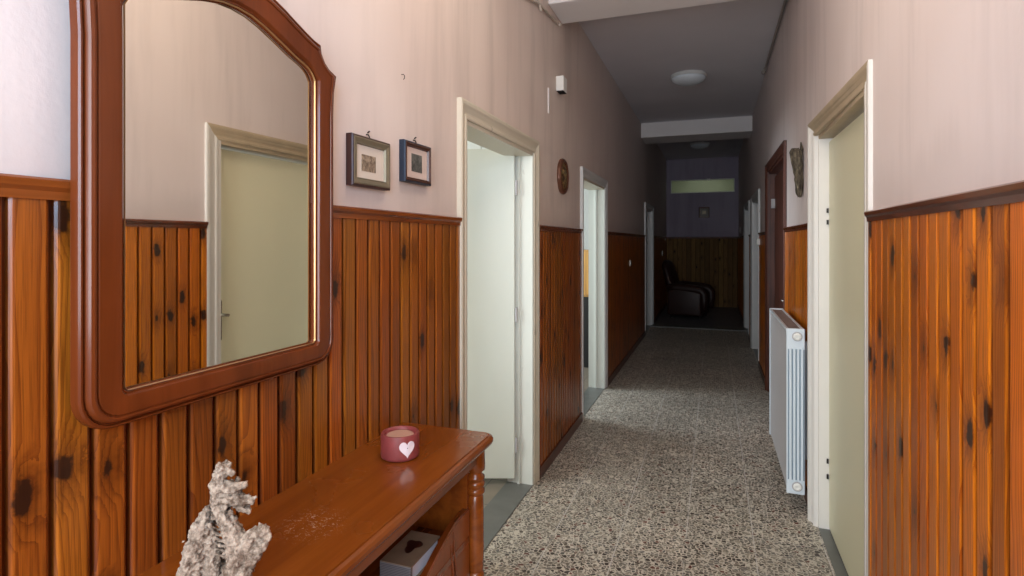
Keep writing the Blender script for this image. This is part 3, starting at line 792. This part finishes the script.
# oval plaque
r = thing('oval_plaque', 'oval relief plaque in dark bronze and gold between first two left doors', 'plaque', (XL, 4.0, 1.976))
mp, nt, b = newmat('plaque_relief'); n = N(nt)
nz = n.noise(n.obj(), 28, 4, .6)[0]
nt.links.new(n.ramp(nz, [(.35, (.03,.018,.01)), (.46, (.16,.08,.03)), (.54, (.50,.33,.14)), (.62, (.12,.13,.06)), (.72, (.05,.02,.01))]), b.inputs['Base Color'])
b.inputs['Roughness'].default_value = .4; b.inputs['Metallic'].default_value = .3; nt.links.new(n.bump(nz, .9, .02), b.inputs['Normal'])
bm = bmesh.new()
def oval(a, h, d, wob=0): return [(d, a*math.cos(2*PI*i/48)*(1+wob*math.sin(8*2*PI*i/48)), h*math.sin(2*PI*i/48)*(1+wob*math.sin(8*2*PI*i/48))) for i in range(48)]
vs = sweep_yz(bm, [oval(.125, .128, 0, .015), oval(.128, .130, .012, .02), oval(.120, .122, .028, .02), oval(.108, .11, .030), oval(.100, .102, .020)])
obj('rim', bm, simple('plaque_rim', (.14,.055,.03), .35, .3, .4, 40), r, smooth=True)
bm = bmesh.new(); vs = sweep_yz(bm, [oval(.102, .104, .014), oval(.085, .09, .022), oval(.05, .055, .030), oval(.02, .022, .033)]); bm.faces.new(vs[-1])
obj('relief', bm, mp, r, smooth=True)
# bark piece on the right wall
mb, nt, b = newmat('bark'); n = N(nt); P = n.sep(n.obj())
nz = n.noise(n.xyz(n.m('MULTIPLY', P[0], 60.), n.m('MULTIPLY', P[1], 60.), n.m('MULTIPLY', P[2], 22.)), 1., 5, .65)[0]
nt.links.new(n.ramp(nz, [(.35, (.03,.022,.015)), (.55, (.13,.105,.07)), (.7, (.30,.25,.17))]), b.inputs['Base Color']); b.inputs['Roughness'].default_value = .9
nt.links.new(n.bump(nz, .9, .02), b.inputs['Normal'])
bm = bmesh.new(); rr = random.Random(5); lp = []
for k in range(15):
    f = k/14; z = 1.775+.30*f
    w_ = .020+.022*min(1, f*1.5)+rr.uniform(-.003, .003); cx = XR-.018-.022*f+rr.uniform(-.002, .002)
    if k in (0, 14): w_ *= .7
    lp.append([(cx-.004+w_*math.cos(2*PI*i/18)*(.75+.12*math.sin(3*2*PI*i/18+f*5)), 3.87+.045*math.sin(2*PI*i/18)*w_/.045, z+rr.uniform(-.004, .004)) for i in range(18)])
vs = sweep_yz(bm, lp); bm.faces.new(vs[0]); bm.faces.new(vs[-1])
tube(bm, [(XR-.022, 3.87, 2.00), (XR-.012, 3.86, 2.07), (XR-.016, 3.86, 2.112)], [.012, .010, .004], 8)
tag(obj('bark_ornament', bm, mb, smooth=True), 'rough dark piece of tree bark hung on the right wall above radiator', 'ornament')

# ------------------------------------------------------------------ radiator
ra = thing('radiator', 'white flat panel radiator fixed to the right wall panelling', 'radiator', (.42, 3.95, .12))
RY0, RY1 = -.53, .48; RZ0, RZ1 = 0, .895
def ribbed(x, d, s):
    bm = bmesh.new(); pts = []
    y = RY0+.015; k = 0
    while y < RY1-.01:
        pts += [(x, y), (x, y+.020), (x+s*d, y+.025), (x+s*d, y+.035)]; y += .04
    prev = None
    for xx, yy in pts:
        cur = (bm.verts.new((xx, yy, RZ0+.012)), bm.verts.new((xx, yy, RZ1-.012)))
        if prev: bm.faces.new((prev[0], cur[0], cur[1], prev[1]))
        prev = cur
    return bm
obj('front_panel', ribbed(-.040, .0025, 1), M_radf, ra)
obj('rear_panel', ribbed(.040, .0025, -1), M_radf, ra)
for yy in (RY0, RY1-.016):
    ec = obj('end_cover', rbox(-.045, .047, yy, yy+.016, RZ0-.005, RZ1+.008, .006), M_rad, ra, smooth=False)
    bm = bmesh.new(); y_out = yy-.004 if yy == RY0 else yy+.014
    for k in range(4):
        xx = -.030+k*.019; box(bm, xx, xx+.010, y_out-(.004 if yy == RY0 else 0), y_out+.006, .07, RZ1-.10)
    obj('end_rib', bm, M_rad, ec, bevel=.002)
    bm = bmesh.new()
    for k in range(5): box(bm, -.038+k*.019, -.032+k*.019, y_out+(.003 if yy == RY0 else 0), y_out+(.010 if yy == RY0 else .003), .075, RZ1-.105)  # darker strips paint the shade in the gaps between the end ribs
    obj('end_rib_shade', bm, M_ribshade, ec)
bm = bmesh.new(); box(bm, -.044, -.030, RY0+.016, RY1-.016, RZ1-.012, RZ1+.004); box(bm, .032, .046, RY0+.016, RY1-.016, RZ1-.012, RZ1+.004)
obj('top_rail', bm, M_rad, ra, bevel=.002)
bm = bmesh.new(); y = RY0+.02
while y < RY1-.02: box(bm, -.030, .032, y, y+.010, RZ1-.008, RZ1); y += .018
obj('top_grille', bm, simple('grille_brown', (.20,.14,.12), .6), ra)
obj('convector', boxm(-.025, .025, RY0+.02, RY1-.02, .03, RZ1-.02), simple('convector_grey', (.25,.25,.27), .6), ra)
for z in (.04, RZ1-.035):
    bm = bmesh.new(); lathe(bm, [(0, 0), (.020, 0), (.020, .012), (.014, .016), (.010, .016), (.009, .010), (0, .010)], 24)
    pl = obj('valve_plug', bm, M_white, ra, loc=(.008, RY0, z), rot=(PI/2, 0, 0), smooth=False)
    bm = bmesh.new(); lathe(bm, [(.022, 0), (.026, 0), (.026, .005), (.022, .005)], 24); obj('seal_ring', bm, M_radf, pl)
for yy in (-.3, .3):
    obj('bracket', boxm(.047, .088, yy-.02, yy+.02, .12, .80), M_rad, ra)
bm = bmesh.new(); tube(bm, [(.02, RY1, .04), (.02, RY1+.05, .04), (.05, RY1+.06, .04), (.05, RY1+.06, -.118)], .009)
obj('pipe', bm, M_rad, ra)

# ------------------------------------------------------------------ ceiling lamps and conduits
def lamp(x, y, z, r, label):
    t_ = thing('ceiling_lamp', label, 'lamp', (x, y, z), group='ceiling dome lamps')
    obj('lamp_base', lathe(bmesh.new(), [(0, 0), (r*.98, 0), (r, -.012), (r, -.030), (r*.95, -.036), (0, -.036)], 40), simple('lamp_base_white', (.62,.62,.60), .5), t_)
    pr = [(r*.96*math.cos(a), -.034-.075*math.sin(a)) for a in [i*PI/2/10 for i in range(11)]]; pr[-1] = (0, pr[-1][1])
    obj('lamp_shade', lathe(bmesh.new(), [(0, -.034)]+pr, 40), simple('opal_glass', (.74,.80,.85), .15, coat=.4), t_, smooth=True)
lamp(-.262, 6.4, CEIL, .19, 'white glass dome lamp on the ceiling between the two beams')
lamp(-.262, 11.6, 3.42, .19, 'dim white dome lamp on the dark ceiling beyond the far beam')
bm = bmesh.new(); tube(bm, [(XR-.02, 1.2, CEIL-.02), (XR-.02, 3.66, CEIL-.02)], .011); tube(bm, [(XR-.02, 4.0, CEIL-.02), (XR-.02, 6.3, CEIL-.02), (XR-.035, 6.4, CEIL-.045)], .011)
bmesh.ops.create_icosphere(bm, subdivisions=2, radius=.022, matrix=Matrix.Translation((XR-.035, 6.4, CEIL-.045)))
tag(obj('conduit_pipe', bm, simple('old_pipe', (.30,.26,.23), .6)), 'thin grey conduit pipe along the right wall just under the ceiling', 'pipe')
bm = bmesh.new(); tube(bm, [(XL+.015, 3.1, 2.93), (XL+.015, 3.40, 3.00), (XL+.017, 3.88, 3.045)], .009); tube(bm, [(XL+.015, 3.36, 3.03), (XL+.02, 3.42, 2.965)], .008); tube(bm, [(XL+.005, 3.86, 3.06), (XL+.03, 3.86, 3.03)], .010)
tag(obj('conduit_pipe', bm, simple('pale_pipe', (.55,.47,.40), .6)), 'short cream conduit pipe under the first beam on left wall', 'pipe')

# ------------------------------------------------------------------ far wall picture, armchair
r = thing('framed_picture', 'small dark framed picture hanging on the far end wall', 'picture', (-.215, FAR, 2.17))
bm = bmesh.new()
def rc(w, h, d): return [(-w, d, -h), (w, d, -h), (w, d, h), (-w, d, h)]
sweep_yz(bm, [rc(.12, .125, 0), rc(.12, .125, -.02), rc(.085, .09, -.024), rc(.085, .09, -.008)])
obj('frame', bm, M_brf, r)
obj('mount', boxm(-.086, .086, -.012, -.006, -.091, .091), M_darkm, r); obj('print', boxm(-.04, .04, -.014, -.012, -.04, .04), M_olive, r)
bm = bmesh.new(); tube(bm, [(0, -.002, .16), (0, -.016, .15), (0, -.016, .125)], .004, 8); bmesh.ops.create_icosphere(bm, subdivisions=1, radius=.012, matrix=Matrix.Translation((0, -.01, .165))); obj('hook', bm, M_chrome, r)

ac = thing('armchair', 'dark brown leather armchair with rounded arms at the corridor end', 'armchair', (-.50, 11.75, .004), rz=math.radians(-10))
def sub(o):
    for p in o.data.polygons: p.use_smooth = True
    return o
sub(obj('base', rbox(-.30, .36, -.32, .32, .05, .34, .05), M_leather, ac))
for y in (-.27, .27):
    for x in (-.25, .30): obj('foot', lathe(bmesh.new(), [(.02, 0), (.028, .05), (.03, .06)], 12, x, y), M_black, ac)
sub(obj('seat_cushion', rbox(-.20, .39, -.245, .245, .335, .47, .055, 4), M_leather, ac))
for y in (-.35, .35):
    bm = bmesh.new(); pr = []
    for k, (x, z, h) in enumerate([(-.30, .58, .10), (-.15, .60, .10), (.05, .585, .10), (.22, .57, .10), (.33, .545, .09), (.385, .48, .07), (.39, .34, .06), (.37, .16, .05)]): pr.append((x, y, z))
    tube(bm, pr, [.085, .085, .085, .09, .09, .085, .075, .06], 14)
    v0 = rbox(-.30, .345, y-.07, y+.07, .06, .60, .04)
    me = bpy.data.meshes.new('tmp'); v0.to_mesh(me); v0.free(); bm.from_mesh(me); bpy.data.meshes.remove(me)
    sub(obj('arm', bm, M_leather, ac))
bm = bmesh.new(); L = []
for k, (x, z, w_, tk) in enumerate([(-.22, .30, .27, .10), (-.25, .48, .30, .12), (-.29, .66, .31, .11), (-.335, .84, .31, .10), (-.375, .98, .29, .10), (-.40, 1.08, .22, .075), (-.405, 1.12, .10, .03)]):
    L.append([(x+tk*math.cos(2*PI*i/24), w_*(abs(math.sin(2*PI*i/24))**.7)*(1 if math.sin(2*PI*i/24) >= 0 else -1), z) for i in range(24)])
vs = sweep_yz(bm, L); bm.faces.new(vs[0]); bm.faces.new(vs[-1])
sub(obj('backrest', bm, M_leather, ac))
bm = bmesh.new(); tube(bm, [(-.14, -.355, .53), (-.19, -.36, .60), (-.27, -.36, .72), (-.30, -.33, .80)], .008, 8)
obj('piping', bm, simple('worn_leather', (.25,.15,.11), .4), ac)

# ------------------------------------------------------------------ camera
cam = bpy.data.cameras.new('cam'); co = bpy.data.objects.new('cam', cam); C.objects.link(co)
co.location = (0, 0, 1.5); co.rotation_euler = (PI/2, 0, TH)
cam.sensor_width = 36; cam.lens = 562/1024*36; cam.shift_y = -46.5/1024; cam.clip_start = .02
bpy.context.scene.camera = co

# ------------------------------------------------------------------ light
def area(name, loc_, target, sx, sy, power, col):
    l = bpy.data.lights.new(name, 'AREA'); l.shape = 'RECTANGLE'; l.size = sx; l.size_y = sy; l.energy = power; l.color = col
    o = bpy.data.objects.new(name, l); C.objects.link(o); o.location = loc_
    o.rotation_euler = (Vector(target)-Vector(loc_)).to_track_quat('-Z', 'Y').to_euler(); return o
area('entrance_daylight', (-.27, BACK+.1, 1.75), (-.5, 3, 1.0), 1.3, 1.7, 105, (.86, .93, 1.0))
a_ = area('cool_wall_spot', (.35, -1.0, 2.2), (-1.05, .25, 2.0), .5, .8, 9, (.30, .60, 1.0)); a_.data.spread = math.radians(70)  # added cool spot for the wall left of the mirror, no window modelled
area('warm_fill', (-.27, 1.6, 3.25), (-.27, 2., 0), .9, .9, 18, (1., .82, .64))  # unseen warm fill added over the near corridor, no fitting modelled
area('room_window_light', (-3.4, .9, 1.9), (-1.4, 3.3, 1.3), 1.4, 1.4, 80, (.95, 1., 1.0))
area('room_window_light', (-3.3, 5.3, 1.8), (-1.2, 5.3, 1.2), 1.2, 1.4, 75, (.82, .92, 1.0))
area('stair_light', (-.2, FAR+.9, 3.25), (-.2, FAR+.9, 2), .8, .8, 2.2, (1., 1., .9))
w = bpy.data.worlds.new('World'); bpy.context.scene.world = w; w.use_nodes = True
w.node_tree.nodes['Background'].inputs[0].default_value = (.75, .85, 1, 1); w.node_tree.nodes['Background'].inputs[1].default_value = .8
sc_ = bpy.context.scene
sc_.view_settings.view_transform = 'Standard'; sc_.view_settings.look = 'None'; sc_.view_settings.exposure = -.12; sc_.view_settings.gamma = 1.
